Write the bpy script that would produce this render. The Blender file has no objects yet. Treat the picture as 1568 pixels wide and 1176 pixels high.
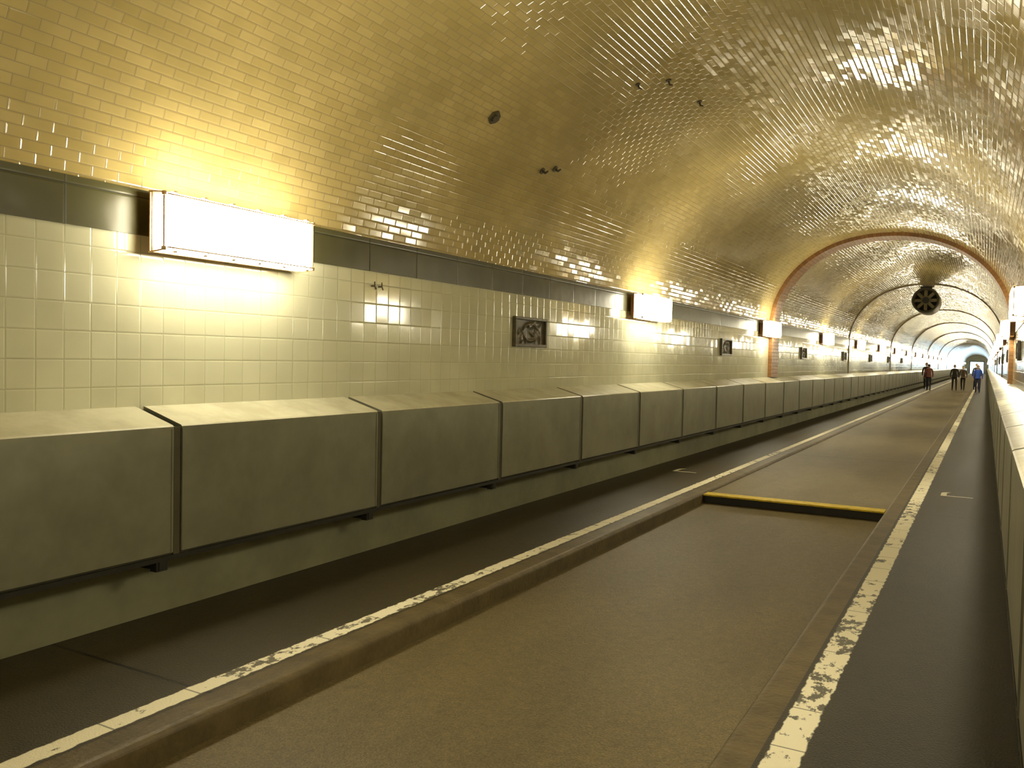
import bpy, bmesh, math, random
from mathutils import Vector, Matrix
random.seed(4)
scene = bpy.context.scene
col = scene.collection
try:
    scene.view_settings.view_transform = 'Standard'
except Exception as e:
    print(e)

# ------------------------------------------------------------------ layout (metres)
Y0, Y1 = -13.0, 216.0
HW = 2.255            # half width of the tube at the tiled wall
A_, B_, ZC, NE = 2.264, 1.98, 2.17, 2.12    # vault superellipse: semi axes, centre height, exponent
Z_BAND0, Z_BAND1 = 2.125, 2.372
Z_LEDGE = 1.185
ROAD_Z = -0.12
DECK_Z = -0.035
DECK_Y = 9.45
KERB = 0.955

# ------------------------------------------------------------------ material helpers
def new_mat(name):
    m = bpy.data.materials.new(name); m.use_nodes = True
    nt = m.node_tree; nt.nodes.clear()
    out = nt.nodes.new('ShaderNodeOutputMaterial')
    b = nt.nodes.new('ShaderNodeBsdfPrincipled')
    nt.links.new(b.outputs[0], out.inputs[0])
    return m, nt, b
class NG:
    def __init__(s, nt): s.nt = nt
    def _in(s, sock, v):
        if isinstance(v, bpy.types.NodeSocket): s.nt.links.new(v, sock)
        elif v is not None: sock.default_value = v
    def math(s, op, a, b=None, clamp=False):
        n = s.nt.nodes.new('ShaderNodeMath'); n.operation = op; n.use_clamp = clamp
        s._in(n.inputs[0], a)
        if b is not None: s._in(n.inputs[1], b)
        return n.outputs[0]
    def vmath(s, op, a, b=None, scale=None):
        n = s.nt.nodes.new('ShaderNodeVectorMath'); n.operation = op
        s._in(n.inputs[0], a)
        if b is not None: s._in(n.inputs[1], b)
        if scale is not None: s._in(n.inputs['Scale'], scale)
        return n.outputs[0]
    def maprange(s, v, a, b, c=0.0, d=1.0, smooth=True):
        n = s.nt.nodes.new('ShaderNodeMapRange')
        if smooth: n.interpolation_type = 'SMOOTHSTEP'
        s._in(n.inputs[0], v); s._in(n.inputs[1], a); s._in(n.inputs[2], b); s._in(n.inputs[3], c); s._in(n.inputs[4], d)
        return n.outputs[0]
    def mix(s, f, a, b, mode='MIX'):
        n = s.nt.nodes.new('ShaderNodeMix'); n.data_type = 'RGBA'; n.blend_type = mode
        s._in(n.inputs[0], f)
        s._in(n.inputs[6], a if isinstance(a, bpy.types.NodeSocket) else (*a, 1))
        s._in(n.inputs[7], b if isinstance(b, bpy.types.NodeSocket) else (*b, 1))
        return n.outputs[2]
    def noise(s, vec, scale, detail=4, rough=0.55):
        n = s.nt.nodes.new('ShaderNodeTexNoise')
        if vec is not None: s._in(n.inputs['Vector'], vec)
        n.inputs['Scale'].default_value = scale; n.inputs['Detail'].default_value = detail
        n.inputs['Roughness'].default_value = rough
        return n.outputs[0]
    def coord(s, which='Object'):
        n = s.nt.nodes.new('ShaderNodeTexCoord'); return n.outputs[which]
    def sep(s, v):
        n = s.nt.nodes.new('ShaderNodeSeparateXYZ'); s._in(n.inputs[0], v); return n.outputs
    def comb(s, x, y, z=0.0):
        n = s.nt.nodes.new('ShaderNodeCombineXYZ')
        s._in(n.inputs[0], x); s._in(n.inputs[1], y); s._in(n.inputs[2], z); return n.outputs[0]
    def bump(s, h, dist, strength=1.0, normal=None):
        n = s.nt.nodes.new('ShaderNodeBump'); n.inputs['Strength'].default_value = strength
        n.inputs['Distance'].default_value = dist; s._in(n.inputs['Height'], h)
        if normal is not None: s._in(n.inputs['Normal'], normal)
        return n.outputs[0]

def tile_mat(name, w, h, stagger, c1, c2, grout, g=0.004, rough=0.12, tilt=0.03, wav=0.004, wscale=9.0, ior=1.5, stain=0.35):
    m, nt, b = new_mat(name); G = NG(nt)
    uv = G.coord('UV'); u, v, _ = G.sep(uv)
    vv = G.math('DIVIDE', v, h); row = G.math('FLOOR', vv)
    off = G.math('MULTIPLY', G.math('MODULO', row, 2.0), stagger)
    uu = G.math('ADD', G.math('DIVIDE', u, w), off); cl = G.math('FLOOR', uu)
    fu = G.math('SUBTRACT', uu, cl); fv = G.math('SUBTRACT', vv, row)
    du = G.math('MULTIPLY', G.math('MINIMUM', fu, G.math('SUBTRACT', 1.0, fu)), w)
    dv = G.math('MULTIPLY', G.math('MINIMUM', fv, G.math('SUBTRACT', 1.0, fv)), h)
    e = G.math('MINIMUM', du, dv)
    mask = G.maprange(e, g*0.4, g)
    pil = G.maprange(e, g*0.4, g*3)
    wn = nt.nodes.new('ShaderNodeTexWhiteNoise'); wn.noise_dimensions = '3D'
    nt.links.new(G.comb(cl, row, 3.3), wn.inputs[0])
    rnd = wn.outputs['Value']; rcol = wn.outputs['Color']
    base = G.mix(rnd, c1, c2)
    obj = G.coord('Object')
    st = G.maprange(G.noise(obj, 0.9, 3, 0.65), 0.35, 0.75, 1.0-stain, 1.05)
    base = G.mix(1.0, base, G.comb(st, st, st), 'MULTIPLY')
    colr = G.mix(mask, grout, base)
    nt.links.new(colr, b.inputs['Base Color'])
    geo = nt.nodes.new('ShaderNodeNewGeometry')
    tv = G.vmath('SCALE', G.vmath('SUBTRACT', rcol, (0.5, 0.5, 0.5)), scale=tilt)
    nrm = G.vmath('NORMALIZE', G.vmath('ADD', geo.outputs['Normal'], tv))
    wv = G.noise(obj, wscale, 0)
    n1 = G.bump(wv, wav, 1.0, nrm)
    n2 = G.bump(pil, 0.0010, 1.0, n1)
    nt.links.new(n2, b.inputs['Normal'])
    nt.links.new(G.maprange(mask, 0, 1, 0.7, rough), b.inputs['Roughness'])
    b.inputs['IOR'].default_value = ior
    return m

def plain_mat(name, c, rough=0.6, var=0.25, scale=6.0, metal=0.0, bump=0.0, bscale=60, c2=None, spec=0.4):
    m, nt, b = new_mat(name); G = NG(nt); obj = G.coord('Object')
    n = G.noise(obj, scale, 4, 0.65)
    f = G.maprange(n, 0.3, 0.7, 0, 1)
    c2 = c2 or tuple(x*(1-var) for x in c)
    nt.links.new(G.mix(f, c, c2), b.inputs['Base Color'])
    b.inputs['Roughness'].default_value = rough; b.inputs['Metallic'].default_value = metal
    b.inputs['Specular IOR Level'].default_value = spec
    if bump > 0: nt.links.new(G.bump(G.noise(obj, bscale, 2), bump), b.inputs['Normal'])
    return m

def emit_mat(name, c, s):
    m = bpy.data.materials.new(name); m.use_nodes = True; nt = m.node_tree; nt.nodes.clear()
    o = nt.nodes.new('ShaderNodeOutputMaterial'); e = nt.nodes.new('ShaderNodeEmission')
    e.inputs[0].default_value = (*c, 1); e.inputs[1].default_value = s
    nt.links.new(e.outputs[0], o.inputs[0]); return m

M_vault = tile_mat('vault_tiles', 0.15, 0.056, 0.5, (0.585, 0.465, 0.20), (0.52, 0.41, 0.165), (0.27, 0.205, 0.085), g=0.003, rough=0.09, tilt=0.042, wav=0.0018, wscale=3, ior=1.75, stain=0.22)
M_wall = tile_mat('wall_tiles', 0.147, 0.147, 0.0, (0.67, 0.665, 0.49), (0.63, 0.625, 0.45), (0.40, 0.39, 0.25), g=0.0025, rough=0.09, tilt=0.022, wav=0.0008, wscale=5, ior=1.55, stain=0.15)
M_band = tile_mat('band_tiles', 0.60, 0.2465, 0.0, (0.095, 0.09, 0.035), (0.075, 0.07, 0.026), (0.02, 0.02, 0.01), g=0.004, rough=0.3, tilt=0.02, wav=0.002)
M_dado = plain_mat('dado_plaster', (0.25, 0.24, 0.14), 0.6, 0.3, 1.5, bump=0.002, bscale=30)
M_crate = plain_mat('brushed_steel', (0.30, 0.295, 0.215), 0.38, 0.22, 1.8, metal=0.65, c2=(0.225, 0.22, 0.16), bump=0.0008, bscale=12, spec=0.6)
M_top = plain_mat('pale_lamplit_top', (0.57, 0.55, 0.41), 0.25, 0.22, 3.2, c2=(0.45, 0.43, 0.31), spec=0.8)  # pale colour puts lamp brightness on the duct tops; end walls reuse it
M_dark = plain_mat('dark_steel', (0.02, 0.018, 0.012), 0.5, 0.2)
M_fit = plain_mat('weathered_iron', (0.09, 0.07, 0.035), 0.5, 0.3)
M_kerb = plain_mat('granite_kerb', (0.14, 0.105, 0.046), 0.5, 0.4, 5, bump=0.004, bscale=40)
M_yellow = plain_mat('yellow_paint', (0.75, 0.55, 0.04), 0.55, 0.35, 14)
M_brown = tile_mat('brown_brick', 0.25, 0.075, 0.5, (0.34, 0.16, 0.045), (0.26, 0.12, 0.035), (0.10, 0.06, 0.03), g=0.004, rough=0.35, tilt=0.03)
M_ring = plain_mat('ring_olive', (0.20, 0.14, 0.06), 0.35, 0.3)
M_plaque = plain_mat('plaque_majolica', (0.12, 0.09, 0.04), 0.3, 0.5, 18, c2=(0.045, 0.04, 0.02))
M_housing = plain_mat('lamp_housing', (0.50, 0.27, 0.13), 0.5, 0.2)
M_wire = plain_mat('lamp_wire', (0.55, 0.35, 0.15), 0.4, 0.2)
M_lamp = emit_mat('lamp_glass', (1.0, 0.905, 0.65), 36.0)
M_white = plain_mat('white_paint', (0.72, 0.68, 0.5), 0.6, 0.4, 25)

def floor_mat(name, c1, c2, line_x=None, line_w=0.11, joints=None, gloss=0.5, seed=0.0):
    m, nt, b = new_mat(name); G = NG(nt); obj = G.coord('Object'); x, y, z = G.sep(obj)
    big = G.maprange(G.noise(G.comb(x, G.math('MULTIPLY', y, 0.35), z), 1.3, 4, 0.6), 0.25, 0.75)
    base = G.mix(big, c1, c2)
    mid = G.maprange(G.noise(obj, 16.0, 3, 0.7), 0.3, 0.7, 0.88, 1.08)
    base = G.mix(1.0, base, G.comb(mid, mid, mid), 'MULTIPLY')
    fine = G.maprange(G.noise(obj, 120, 2, 0.7), 0.3, 0.75, 0.6, 1.25)
    base = G.mix(1.0, base, G.comb(fine, fine, fine), 'MULTIPLY')
    spots = G.maprange(G.noise(obj, 9.0, 1, 0.4), 0.72, 0.75, 0, 0.5)
    base = G.mix(spots, base, tuple(q*0.6 for q in c2))
    if joints:
        f = G.math('FRACT', G.math('DIVIDE', G.math('SUBTRACT', y, joints[0]-0.01), joints[1]))
        jm = G.math('LESS_THAN', f, 0.02/joints[1])
        base = G.mix(jm, base, (0.012, 0.010, 0.006))
    if line_x is not None:
        d = G.math('ABSOLUTE', G.math('SUBTRACT', x, line_x))
        wob = G.math('MULTIPLY', G.math('SUBTRACT', G.noise(obj, 14, 4), 0.5), 0.035)
        lm = G.maprange(G.math('ADD', d, wob), line_w/2-0.004, line_w/2+0.004, 1, 0)
        lg = G.maprange(G.noise(G.comb(seed, y, 0.0), 0.8, 2), 0.42, 0.62, -0.06, 0.055)
        wn = G.math('ADD', G.noise(G.comb(x, G.math('MULTIPLY', y, 0.6), seed), 13.0, 7, 0.7), lg)
        worn2 = G.maprange(wn, 0.56, 0.60, 1, 0.12)
        fr = G.math('FRACT', G.math('DIVIDE', y, 0.42))
        brk = G.maprange(G.math('ABSOLUTE', G.math('SUBTRACT', fr, 0.5)), 0.485, 0.492, 1, 0.3)
        mk = G.math('MULTIPLY', G.math('MULTIPLY', lm, worn2), brk)
        base = G.mix(mk, base, (0.88, 0.83, 0.62))
    nt.links.new(base, b.inputs['Base Color'])
    b.inputs['Roughness'].default_value = gloss
    b.inputs['Specular IOR Level'].default_value = 0.35
    nt.links.new(G.bump(G.noise(obj, 90, 2, 0.7), 0.004), b.inputs['Normal'])
    return m
M_walkL = floor_mat('sidewalk_left_asphalt', (0.070, 0.057, 0.028), (0.046, 0.038, 0.019), -1.18, 0.10, (9.45, 6.9), seed=1.7)
M_walkR = floor_mat('sidewalk_right_asphalt', (0.052, 0.047, 0.032), (0.034, 0.031, 0.022), 1.192, 0.125, (9.45, 6.9), seed=4.4)
M_road = floor_mat('road_asphalt', (0.180, 0.142, 0.064), (0.130, 0.102, 0.046))
M_deck = floor_mat('deck_asphalt', (0.20, 0.16, 0.085), (0.145, 0.115, 0.06), joints=(9.45, 5.2))

# ------------------------------------------------------------------ geometry helpers
def sweep(name, prof, mat, y0=Y0, y1=Y1, step=6.0, smooth=False, closed=False, flip=False):
    bm = bmesh.new(); uvl = bm.loops.layers.uv.new('UVMap')
    n = max(1, int((y1-y0)/step)); ys = [y0+(y1-y0)*i/n for i in range(n+1)]
    pts = list(prof)
    if closed: pts = pts+[pts[0]]
    ln = [0.0]
    for a, b_ in zip(pts, pts[1:]): ln.append(ln[-1]+math.hypot(b_[0]-a[0], b_[1]-a[1]))
    cols = len(prof)
    vs = [[bm.verts.new((p[0], y, p[1])) for p in prof] for y in ys]
    for i in range(n):
        for j in range(len(pts)-1):
            j2 = (j+1) % cols
            q = [vs[i][j], vs[i][j2], vs[i+1][j2], vs[i+1][j]]
            uv = [(ys[i]+100, ln[j]), (ys[i]+100, ln[j+1]), (ys[i+1]+100, ln[j+1]), (ys[i+1]+100, ln[j])]
            if flip: q.reverse(); uv.reverse()
            f = bm.faces.new(q); f.smooth = smooth
            for l, t in zip(f.loops, uv): l[uvl].uv = t
    if closed:
        for k, row in ((0, vs[0]), (1, vs[-1])):
            try: bm.faces.new(row if k else row[::-1])
            except Exception: pass
    me = bpy.data.meshes.new(name); bm.to_mesh(me); bm.free()
    me.materials.append(mat)
    o = bpy.data.objects.new(name, me); col.objects.link(o); return o

def add_box(bm, c, s, mi=0, bev=0.0, rot=None, seg=2):
    r = bmesh.ops.create_cube(bm, size=1.0); vs = r['verts']
    bmesh.ops.scale(bm, vec=Vector(s), verts=vs)
    if bev > 0:
        es = list({e for v in vs for e in v.link_edges})
        rb = bmesh.ops.bevel(bm, geom=es, offset=bev, segments=seg, affect='EDGES', profile=0.5)
        vs = list({v for f in rb['faces'] for v in f.verts} | {v for v in vs if v.is_valid})
    if rot is not None: bmesh.ops.rotate(bm, verts=vs, cent=(0, 0, 0), matrix=rot)
    bmesh.ops.translate(bm, verts=vs, vec=Vector(c))
    for f in {f for v in vs for f in v.link_faces}: f.material_index = mi
    return vs

def add_cyl(bm, p0, p1, r, mi=0, seg=12, r2=None, smooth=True):
    p0, p1 = Vector(p0), Vector(p1); d = p1-p0
    q = d.to_track_quat('Z', 'Y').to_matrix().to_4x4(); q.translation = (p0+p1)/2
    rr = bmesh.ops.create_cone(bm, cap_ends=True, segments=seg, radius1=r, radius2=r if r2 is None else r2, depth=d.length, matrix=q)
    for f in {f for v in rr['verts'] for f in v.link_faces}:
        f.material_index = mi; f.smooth = smooth and len(f.verts) == 4
    return rr['verts']

def add_ell(bm, c, s, mi=0, u=16, v=12):
    rr = bmesh.ops.create_uvsphere(bm, u_segments=u, v_segments=v, radius=1.0)
    bmesh.ops.scale(bm, vec=Vector(s), verts=rr['verts']); bmesh.ops.translate(bm, vec=Vector(c), verts=rr['verts'])
    for f in {f for q in rr['verts'] for f in q.link_faces}: f.material_index = mi; f.smooth = True
    return rr['verts']

def bm_obj(name, bm, mats, loc=(0, 0, 0), rot=(0, 0, 0)):
    me = bpy.data.meshes.new(name); bm.normal_update(); bm.to_mesh(me); bm.free()
    for m in mats: me.materials.append(m)
    o = bpy.data.objects.new(name, me); o.location = loc; o.rotation_euler = rot
    col.objects.link(o); return o
def inst(name, me, loc, rot=(0, 0, 0)):
    o = bpy.data.objects.new(name, me); o.location = loc; o.rotation_euler = rot; col.objects.link(o); return o

# ------------------------------------------------------------------ tunnel shell
a0 = math.asin(((Z_BAND1-ZC)/B_)**(NE/2))
NA = 96
def arc(i, n, d=0.0):
    t = a0+(math.pi-2*a0)*i/n
    c, s = math.cos(t), math.sin(t)
    return ((A_-d)*math.copysign(abs(c)**(2/NE), c), ZC+(B_-d)*abs(s)**(2/NE))
vault = [arc(i, NA) for i in range(NA+1)]
sweep('ceiling', vault, M_vault, smooth=True, flip=False)
for s, nm in ((-1, 'left'), (1, 'right')):
    fl = (s < 0)
    sweep('wall_'+nm, [(s*HW, 1.0), (s*HW, Z_BAND0)], M_wall, flip=fl)
    sweep('wall_'+nm+'_dado', [(s*HW, -0.02), (s*HW, 1.0)], M_dado, flip=fl)
for k, s in enumerate((-1, 1)):
    sweep('trim_%d' % (k+1), [(s*(HW+0.03), Z_BAND0), (s*(HW-0.012), Z_BAND0), (s*(HW-0.012), Z_BAND1), (s*(HW+0.03), Z_BAND1)], M_band, flip=(s < 0))
sweep('sidewalk_left', [(-HW, 0), (-1.105, 0)], M_walkL)
sweep('sidewalk_right', [(1.105, 0), (HW, 0)], M_walkR)
for s, nm in ((-1, 'left'), (1, 'right')):
    r = 0.035
    pr = [(s*1.105, -0.2), (s*1.105, 0.0)]
    pr += [(s*(KERB+r-r*math.sin(a)), -r+r*math.cos(a)) for a in [i*math.pi/2/6 for i in range(7)]]
    pr += [(s*KERB, -0.2)]
    sweep('kerb_'+nm, pr, M_kerb, smooth=False, flip=(s < 0))
sweep('floor', [(-KERB, ROAD_Z), (KERB, ROAD_Z)], M_road)
sweep('raised_road_deck', [(-KERB+.002, ROAD_Z+.001), (-KERB+.002, DECK_Z), (KERB-.002, DECK_Z), (KERB-.002, ROAD_Z+.001)], M_deck, y0=DECK_Y+0.062, y1=Y1-.4, closed=True, flip=True)
bm = bmesh.new()
add_box(bm, (0, DECK_Y+0.03, (DECK_Z+ROAD_Z)/2), (2*KERB-0.01, 0.05, DECK_Z-ROAD_Z-.002), 0, 0.004)
add_box(bm, (0, DECK_Y+0.075, DECK_Z+0.010), (2*KERB-0.01, 0.19, 0.018), 1, 0.003)
bm_obj('yellow_road_step', bm, [M_dark, M_yellow])
for nm, y in (('wall_back', Y0), ('wall_far', Y1)):
    bm = bmesh.new()
    vs = [bm.verts.new((x, y, z)) for x, z in [(-HW, -0.2)]+[(HW, -0.2)]+vault]
    bm.faces.new(vs); bm_obj(nm, bm, [M_top])
bm = bmesh.new()
add_box(bm, (0, 0, 1.3), (2.6, .06, 2.5), 0)
for s in (-1, 1): add_box(bm, (s*1.38, -.02, 1.32), (.16, .14, 2.6), 1, .01)
add_box(bm, (0, -.02, 2.68), (2.92, .14, .16), 1, .01)
bm_obj('lift_hall_doorway', bm, [emit_mat('doorway_light', (0.62, 0.85, 1.0), 5.0), M_dark], (0, Y1-.1, 0.01))

# ------------------------------------------------------------------ arch rings
def ring(name, y0, w, prot, mat):
    bm = bmesh.new(); uvl = bm.loops.layers.uv.new('UVMap')
    inner = [(HW-prot, 1.19), (HW-prot, Z_BAND1)]+[arc(i, 64, prot) for i in range(1, 64)]+[(-HW+prot, Z_BAND1), (-HW+prot, 1.19)]
    outer = [(HW+.02, 1.19), (HW+.02, Z_BAND1)]+[arc(i, 64, -.02) for i in range(1, 64)]+[(-HW-.02, Z_BAND1), (-HW-.02, 1.19)]
    L = [0]
    for a, b_ in zip(inner, inner[1:]): L.append(L[-1]+math.hypot(b_[0]-a[0], b_[1]-a[1]))
    rows = [[bm.verts.new((p[0], y, p[1])) for p in P] for P, y in ((outer, y0), (inner, y0), (inner, y0+w), (outer, y0+w))]
    vo = [-prot, 0, w, w+prot]
    for k in range(3):
        for j in range(len(inner)-1):
            f = bm.faces.new([rows[k][j], rows[k][j+1], rows[k+1][j+1], rows[k+1][j]])
            for l, t in zip(f.loops, [(vo[k]+5, L[j]), (vo[k]+5, L[j+1]), (vo[k+1]+5, L[j+1]), (vo[k+1]+5, L[j])]): l[uvl].uv = t
    bmesh.ops.recalc_face_normals(bm, faces=bm.faces)
    return bm_obj(name, bm, [mat])
ring('brick_arch', 18.4, 0.66, 0.075, M_brown)
for i, y in enumerate((30.4, 44.7, 58.0, 74.0, 92.0, 112.0)):
    ring('vault_rib', y, 0.12, 0.022, M_ring)

# ------------------------------------------------------------------ steel duct covers (both sides)
PL, PY = 1.724, 4.77
FX, CZ0, CZ1 = 1.94, 0.39, 1.10
M_strip = plain_mat('joint_strip', (0.075, 0.065, 0.035), 0.45, 0.2)
def duct(name, s):
    bm = bmesh.new()
    k0 = int((Y0-PY)/PL)+0; k1 = int((Y1-PY)/PL)
    WX = HW-0.001
    for k in range(k0, k1):
        ya, yb = PY+k*PL+0.026, PY+(k+1)*PL-0.026
        P = [(WX, CZ0+.01), (FX+.02, CZ0+.01), (FX, CZ0+.03), (FX, CZ1-.008), (FX+.008, CZ1), (WX, Z_LEDGE)]
        va = [bm.verts.new((s*x, ya, z)) for x, z in P]; vb = [bm.verts.new((s*x, yb, z)) for x, z in P]
        n = len(P); fs = []
        for j in range(n):
            fs.append(bm.faces.new([va[j], va[(j+1) % n], vb[(j+1) % n], vb[j]]))
        fs.append(bm.faces.new(va)); fs.append(bm.faces.new(vb[::-1]))
        for f in fs: f.material_index = 0
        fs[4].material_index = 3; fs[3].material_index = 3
    P = [(WX, CZ0+.02), (FX+.02, CZ0+.03), (FX+.02, CZ1-.02), (WX, Z_LEDGE-.02)]
    ya, yb = Y0+.1, Y1-.1
    va = [bm.verts.new((s*x, ya, z)) for x, z in P]; vb = [bm.verts.new((s*x, yb, z)) for x, z in P]
    for j in range(4):
        f = bm.faces.new([va[j], va[(j+1) % 4], vb[(j+1) % 4], vb[j]]); f.material_index = 1
    add_box(bm, (s*(FX+.012), (Y0+Y1)/2, CZ0+.004), (0.03, Y1-Y0-.2, 0.024), 1)
    for k in range(k0, k1+1):
        y = PY+k*PL
        add_box(bm, (s*(FX+.14), y-0.09, CZ0-.03), (0.28, 0.04, 0.05), 1)
        add_box(bm, (s*(FX+.03), y-0.09, CZ0-.035), (0.05, 0.07, 0.05), 1)
        add_box(bm, (s*(FX+.010), y, (CZ0+CZ1)/2), (0.012, 0.040, CZ1-CZ0-.02), 2)
        for dy in (-0.034, 0.034):
            add_box(bm, (s*(FX-.001), y+dy, (CZ0+CZ1)/2+.005), (0.006, 0.012, CZ1-CZ0-.05), 0)
    bmesh.ops.recalc_face_normals(bm, faces=bm.faces)
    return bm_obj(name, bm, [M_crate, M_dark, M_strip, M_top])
duct('steel_duct_cover', -1); duct('steel_duct_cover.001', 1)

# ------------------------------------------------------------------ wall lamps
def lamp_mesh():
    bm = bmesh.new()
    Lh, H = 0.565, 0.158
    add_box(bm, (0.150, 0, 0), (0.14, 2*Lh, 2*H), 0, 0.035)
    for f in bm.faces: f.smooth = True
    add_box(bm, (0.04, 0, 0), (0.08, 2*Lh-.16, 2*H-.07), 1, 0.012)
    add_box(bm, (0.080, 0, 0), (0.010, 2*Lh+.010, 2*H+.010), 1, 0.003)
    w = 0.005
    for sy in (-1, 1):
        y = sy*(Lh+.006)
        for z in (-H-.006, H+.006):
            add_cyl(bm, (0.08, y, z), (0.20, y, z*0.93), w, 2, 8)
        add_cyl(bm, (0.20, y, -H*.95), (0.20, y, H*.95), w, 2, 8)
        add_cyl(bm, (0.105, y, -H), (0.105, y, H), w, 2, 8)
        for k in (-1, 1):
            add_box(bm, (0.20, y, k*H*.93), (0.022, 0.018, 0.022), 2, .003)
    for k in (-1, 1):
        add_cyl(bm, (0.222, -Lh, k*H*.9), (0.222, Lh, k*H*.9), w*.8, 2, 8)
        for i in range(6):
            y = -Lh*.9+i*Lh*1.8/5
            add_box(bm, (0.20, y, k*(H+.003)), (0.03, 0.022, 0.008), 2)
    me = bpy.data.meshes.new('wall_lamp'); bm.to_mesh(me); bm.free()
    for m in (M_lamp, M_housing, M_wire): me.materials.append(m)
    return me
LM = lamp_mesh()
ZL = 2.193
i = 0
for k in range(-2, 29):
    y = 3.60+7.2*k
    for s in (-1, 1):
        inst('wall_lamp' if i == 0 else 'wall_lamp.%03d' % i, LM, (s*(HW-0.012), y, ZL), (0, 0, 0 if s < 0 else math.pi)); i += 1

# ------------------------------------------------------------------ relief plaques
def plaque_mesh():
    bm = bmesh.new(); W, H = 0.68, 0.30
    nx, nz = 56, 26
    blobs = []
    rr = random.Random(7)
    for _ in range(16):
        blobs.append((rr.uniform(-.26, .26), rr.uniform(-.10, .10), rr.uniform(.015, .07), rr.uniform(.012, .03), rr.uniform(0, math.pi), rr.uniform(.5, 1)))
    def hgt(y, z):
        h = 0
        for by, bz, a, b_, t, s in blobs:
            dy, dz = y-by, z-bz
            p = dy*math.cos(t)+dz*math.sin(t); q = -dy*math.sin(t)+dz*math.cos(t)
            h = max(h, s*math.exp(-(p/a)**2-(q/b_)**2))
        h = max(h, 0.8*math.exp(-((math.hypot(y*.55, z)-0.085)/0.010)**2))
        return 0.012+0.022*h
    g = [[bm.verts.new((hgt(-W/2+.03+(W-.06)*i/nx, -H/2+.03+(H-.06)*j/nz), -W/2+.03+(W-.06)*i/nx, -H/2+.03+(H-.06)*j/nz)) for j in range(nz+1)] for i in range(nx+1)]
    for i in range(nx):
        for j in range(nz):
            f = bm.faces.new([g[i][j], g[i+1][j], g[i+1][j+1], g[i][j+1]]); f.smooth = True
    for s in (-1, 1):
        add_box(bm, (.02, 0, s*(H/2-.015)), (.04, W, .03), 0, .004)
        add_box(bm, (.02, s*(W/2-.015), 0), (.04, .03, H-.06), 0, .004)
    me = bpy.data.meshes.new('relief_plaque'); bm.normal_update(); bm.to_mesh(me); bm.free(); me.materials.append(M_plaque)
    return me
PM = plaque_mesh(); i = 0
for k, y in enumerate((7.56, 14.97, 22.3, 29.4, 36.6, 43.8, 51.0)):
    for s in (-1, 1):
        inst('relief_plaque' if i == 0 else 'relief_plaque.%03d' % i, PM, (s*(HW-.004), y, 1.755), (0, 0, 0 if s < 0 else math.pi)); i += 1

# ------------------------------------------------------------------ little fittings on the vault and wall
def fitting(name, x, y, r, kind):
    bm = bmesh.new()
    fz = lambda x: ZC+B_*(1-abs(x/A_)**NE)**(1/NE)
    z = fz(x); sl = (fz(x+.01)-fz(x-.01))/.02
    P = Vector((x, y, z)); n = Vector((sl, 0, -1)).normalized()
    q = n.to_track_quat('Z', 'Y').to_matrix().to_4x4(); q.translation = P
    if kind == 'plate':
        add_cyl(bm, (0, 0, 0), (0, 0, .02), r, 0, 6, smooth=False)
        add_cyl(bm, (0, 0, .02), (0, 0, .04), r*.5, 0, 12)
        for a in range(3): add_cyl(bm, (r*.7*math.cos(a*2.1), r*.7*math.sin(a*2.1), .02), (r*.7*math.cos(a*2.1), r*.7*math.sin(a*2.1), .03), r*.12, 0, 6)
    else:
        add_cyl(bm, (0, 0, 0), (0, 0, .012), r, 0, 12)
        add_cyl(bm, (0, 0, .01), (0, 0, .05), r*.35, 0, 8)
        add_cyl(bm, (0, 0, .045), (0, r*1.0, .06), r*.3, 0, 8)
    bmesh.ops.transform(bm, matrix=q, verts=bm.verts)
    return bm_obj(name, bm, [M_fit])
fitting('anchor_plate', -1.77, 5.98, .062, 'plate')
fitting('anchor_hook', -1.925, 7.15, .032, 'hook')
fitting('anchor_hook', -1.885, 7.34, .032, 'hook')
fitting('anchor_hook', -1.0, 7.20, .022, 'hook')
fitting('anchor_hook', -.79, 7.42, .026, 'hook')
fitting('anchor_hook', -.739, 8.2, .026, 'hook')
for dy in (0, .085):
    bm = bmesh.new()
    add_cyl(bm, (0, 0, 0), (.035, 0, 0), .006, 0, 8); add_cyl(bm, (.033, 0, 0), (.04, -.01, .03), .005, 0, 8)
    add_cyl(bm, (.033, 0, 0), (.036, .012, -.025), .005, 0, 8)
    bm_obj('wall_hook', bm, [M_fit], (-HW+.001, 5.04+dy, 2.015))

# ------------------------------------------------------------------ painted arrow marks on the sidewalks
def mark(loc, sgn):
    bm = bmesh.new()
    z = 0.003
    def poly(pts): bm.faces.new([bm.verts.new((x, y, z)) for x, y in pts])
    poly([(-.16, -.10), (-.10, -.10), (-.10, .16), (-.16, .16)])
    poly([(-.10, -.10), (.17, -.10), (.17, -.055), (-.10, -.055)])
    poly([(-.16, .16), (-.10, .16), (-.06, .24), (-.13, .22)])
    return bm_obj('painted_floor_mark', bm, [M_white], loc)
mark((-1.69, 11.1, 0), 1); mark((1.565, 11.0, 0), 1)

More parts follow.
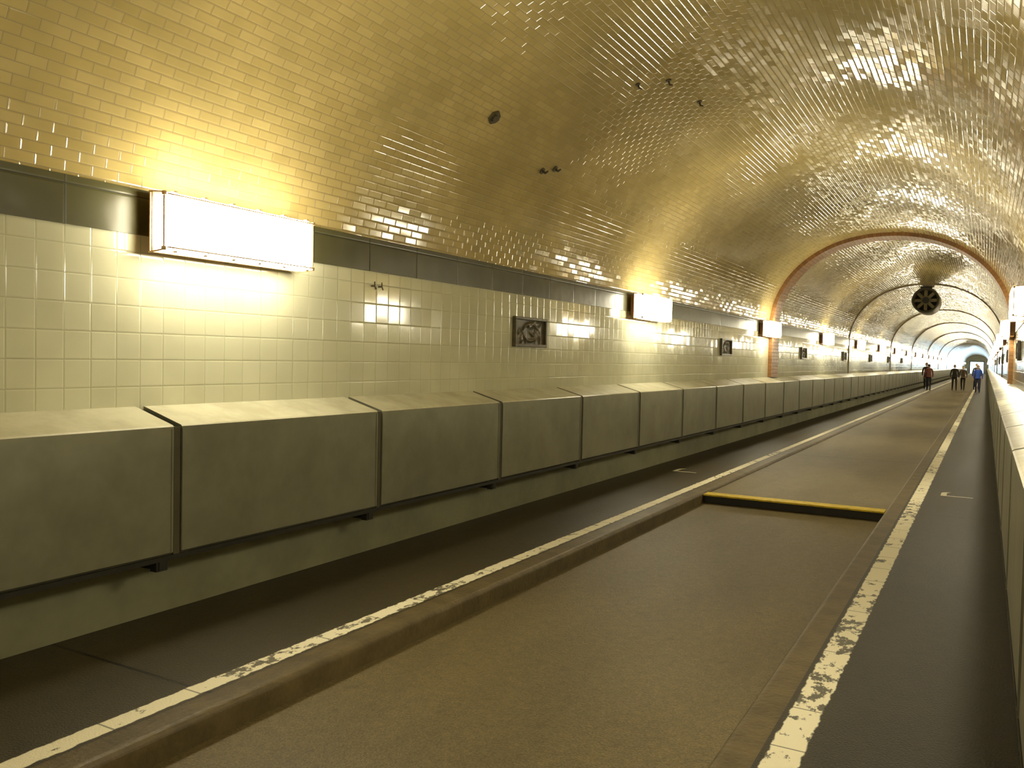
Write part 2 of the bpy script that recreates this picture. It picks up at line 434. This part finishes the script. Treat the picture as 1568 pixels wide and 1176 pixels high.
# ------------------------------------------------------------------ jet fan
bm = bmesh.new()
FZ, FY, FR = 3.66, 30.9, 0.40
N = 40
prof = [(FR-.06, 0.06), (FR, 0.0), (FR+.02, 0.04), (FR+.02, 1.5), (FR, 1.54), (FR-.06, 1.48)]
rings = [[bm.verts.new((r*math.cos(2*math.pi*i/N), y, r*math.sin(2*math.pi*i/N))) for i in range(N)] for r, y in prof]
for k in range(len(prof)):
    k2 = (k+1) % len(prof)
    for i in range(N):
        f = bm.faces.new([rings[k][i], rings[k][(i+1) % N], rings[k2][(i+1) % N], rings[k2][i]]); f.smooth = True
add_cyl(bm, (0, 0.02, 0), (0, .5, 0), 0.10, 1, 24)
add_cyl(bm, (0, .55, 0), (0, .57, 0), FR-.05, 1, 32)
for i in range(8):
    a = 2*math.pi*i/8
    vs = add_box(bm, (.22, 0, 0), (.27, .012, .12), 2, .004, None)
    bmesh.ops.rotate(bm, verts=vs, cent=(0, 0, 0), matrix=Matrix.Rotation(math.radians(35), 3, 'X'))
    bmesh.ops.rotate(bm, verts=vs, cent=(0, 0, 0), matrix=Matrix.Rotation(a, 3, 'Y'))
    bmesh.ops.translate(bm, verts=vs, vec=(0, .14, 0))
for y in (.25, 1.25):
    add_box(bm, (0, y, FR+.035), (.36, .08, .07), 0, .005)
M_fan = plain_mat('fan_casing', (.10, .085, .05), .5, .3)
M_blade = plain_mat('fan_blade', (.30, .26, .15), .5, .3)
bm_obj('jet_fan', bm, [M_fan, M_dark, M_blade], (0, FY, FZ))

# ------------------------------------------------------------------ pedestrians
def skin_bm(comps):
    me = bpy.data.meshes.new('tmp'); V = []; E = []; Rr = []; roots = []
    for vs, es in comps:
        b0 = len(V); roots.append(b0)
        V += [v[0] for v in vs]; Rr += [v[1] for v in vs]; E += [(a+b0, c+b0) for a, c in es]
    me.from_pydata(V, E, []); o = bpy.data.objects.new('tmp', me); col.objects.link(o)
    o.modifiers.new('s', 'SKIN').use_smooth_shade = True
    sv = me.skin_vertices[0].data
    for i, r in enumerate(Rr):
        sv[i].radius = r if isinstance(r, tuple) else (r, r); sv[i].use_root = i in roots
    o.modifiers.new('u', 'SUBSURF').levels = 2
    dg = bpy.context.evaluated_depsgraph_get(); dg.update()
    res = bpy.data.meshes.new_from_object(o.evaluated_get(dg))
    bpy.data.objects.remove(o); bpy.data.meshes.remove(me)
    return res
def pedestrian(loc, rz, jacket, trousers, hair, stride=0.26, height=1.68, sc=1.0):
    S = height/1.72
    a = stride
    V = [((0, 0, .95), (.135, .095)),
         ((0, .0, 1.12), (.125, .09)),
         ((0, -.01, 1.32), (.155, .10)),
         ((0, 0, 1.43), (.09, .075)),
         ((0, -.005, 1.50), (.052, .055)),
         ((.17, 0, 1.40), .062), ((.235, .05*a/.26, 1.13), .048), ((.235, -.10*a/.26, .90), .034),
         ((-.17, 0, 1.40), .062), ((-.235, .02, 1.13), .048), ((-.235, .10*a/.26-.08, .90), .034),
         ((.09, 0, .88), .092), ((.10, -a*.55, .50), .062), ((.10, -a*.75, .10), .042), ((.105, -a*.75-.14, .04), (.042, .032)),
         ((-.09, 0, .88), .092), ((-.10, a*.25, .50), .062), ((-.10, a*.95, .13), .042), ((-.105, a*.95-.13, .04), (.042, .032))]
    E = [(0, 1), (1, 2), (2, 3), (3, 4), (3, 5), (5, 6), (6, 7), (3, 8), (8, 9), (9, 10), (0, 11), (11, 12), (12, 13), (13, 14), (0, 15), (15, 16), (16, 17), (17, 18)]
    body = skin_bm([(V, E)])
    hands = []
    for wi, sx in ((7, 1), (10, -1)):
        w = Vector(V[wi][0])
        hands.append(([(w+Vector((0, 0, .01)), .024), (w+Vector((0, -.005, -.05)), (.018, .036)), (w+Vector((0, -.008, -.09)), (.016, .036))], [(0, 1), (1, 2)]))
        for q, (dy, ln) in enumerate(((-.030, .068), (-.010, .078), (.010, .072), (.029, .055))):
            p = w+Vector((0, dy-.006, -.085))
            hands.append(([(p, .009), (p+Vector((-sx*.006, -.002, -ln*.5)), .0085), (p+Vector((-sx*.022, -.004, -ln)), .0075)], [(0, 1), (1, 2)]))
        p = w+Vector((0, -.030, -.04))
        hands.append(([(p, .011), (p+Vector((-sx*.01, -.028, -.03)), .010), (p+Vector((-sx*.018, -.034, -.06)), .0085)], [(0, 1), (1, 2)]))
    hm = skin_bm(hands)
    bm = bmesh.new(); bm.from_mesh(body)
    for f in bm.faces:
        z = f.calc_center_median().z
        f.material_index = 3 if z < .085 else (1 if z < .93 and abs(f.calc_center_median().x) < .19 else (2 if z > 1.46 and abs(f.calc_center_median().x) < .09 else 0))
        f.smooth = True
    n0 = len(bm.faces); bm.from_mesh(hm); bm.faces.ensure_lookup_table()
    for f in bm.faces[n0:]: f.material_index = 2; f.smooth = True
    add_ell(bm, (0, .005, 1.625), (.074, .092, .098), 2)
    add_ell(bm, (0, -.028, 1.568), (.052, .058, .055), 2)
    add_ell(bm, (0, -.094, 1.600), (.012, .018, .020), 2, 8, 6)
    for s in (-1, 1):
        add_ell(bm, (s*.076, .005, 1.605), (.010, .018, .028), 2, 8, 6)
        add_ell(bm, (s*.029, -.080, 1.625), (.012, .008, .007), 3, 8, 6)
    add_ell(bm, (0, -.084, 1.562), (.022, .006, .005), 0, 8, 6)
    add_ell(bm, (0, .020, 1.648), (.081, .092, .090), 4)
    add_cyl(bm, (0, .0, 1.44), (0, 0, 1.485), .080, 0, 16, r2=.066)
    add_cyl(bm, (0, .0, .89), (0, 0, .98), .158, 0, 20, r2=.145)
    bmesh.ops.scale(bm, vec=(S, S, S), verts=bm.verts)
    zmin = min(v.co.z for v in bm.verts); bmesh.ops.translate(bm, vec=(0, 0, -zmin+.001), verts=bm.verts)
    sk = plain_mat('skin', (.55, .34, .2), .5, .1)
    mats = [plain_mat('jacket', jacket, .8, .2), plain_mat('trousers', trousers, .8, .2), sk, M_dark, plain_mat('hair', hair, .6, .2)]
    return bm_obj('pedestrian', bm, mats, loc, (0, 0, rz))
pedestrian((-1.50, 60.0, 0), 0.0, (.04, .03, .03), (.03, .028, .03), (.03, .02, .01), .24, 1.70)
pedestrian((-1.20, 57.0, 0), math.pi, (.16, .05, .04), (.02, .02, .025), (.05, .03, .015), .26, 1.60)
pedestrian((0.10, 60.0, DECK_Z), 0.1, (.05, .045, .03), (.05, .045, .04), (.06, .04, .02), .22, 1.64)
pedestrian((0.55, 61.0, DECK_Z), -.1, (.14, .10, .06), (.04, .035, .03), (.02, .015, .01), .26, 1.58)
pedestrian((1.42, 56.0, 0), 0.0, (.05, .12, .55), (.03, .035, .07), (.08, .05, .03), .26, 1.60)
pedestrian((1.30, 62.0, 0), 0.2, (.06, .05, .05), (.04, .04, .05), (.04, .03, .02), .22, 1.72)

# ------------------------------------------------------------------ camera
f = 1290.0; roll = math.tan(math.radians(1.2))
t = Vector((726/f, 26/f, -1)); up = t.cross(Vector((-1, roll, 0))).normalized(); t.normalize(); X = t.cross(up)
cam = bpy.data.cameras.new('camera'); cam.sensor_width = 36; cam.lens = 36*f/1568; cam.clip_start = .02; cam.clip_end = 600
co = bpy.data.objects.new('camera', cam); col.objects.link(co)
mw = Matrix((X, t, up)).to_4x4(); mw.translation = Vector((1.815, 0, 1.5)); co.matrix_world = mw
scene.camera = co
w = bpy.data.worlds.new('world'); scene.world = w; w.use_nodes = True
w.node_tree.nodes['Background'].inputs[0].default_value = (0.01, 0.009, 0.006, 1)
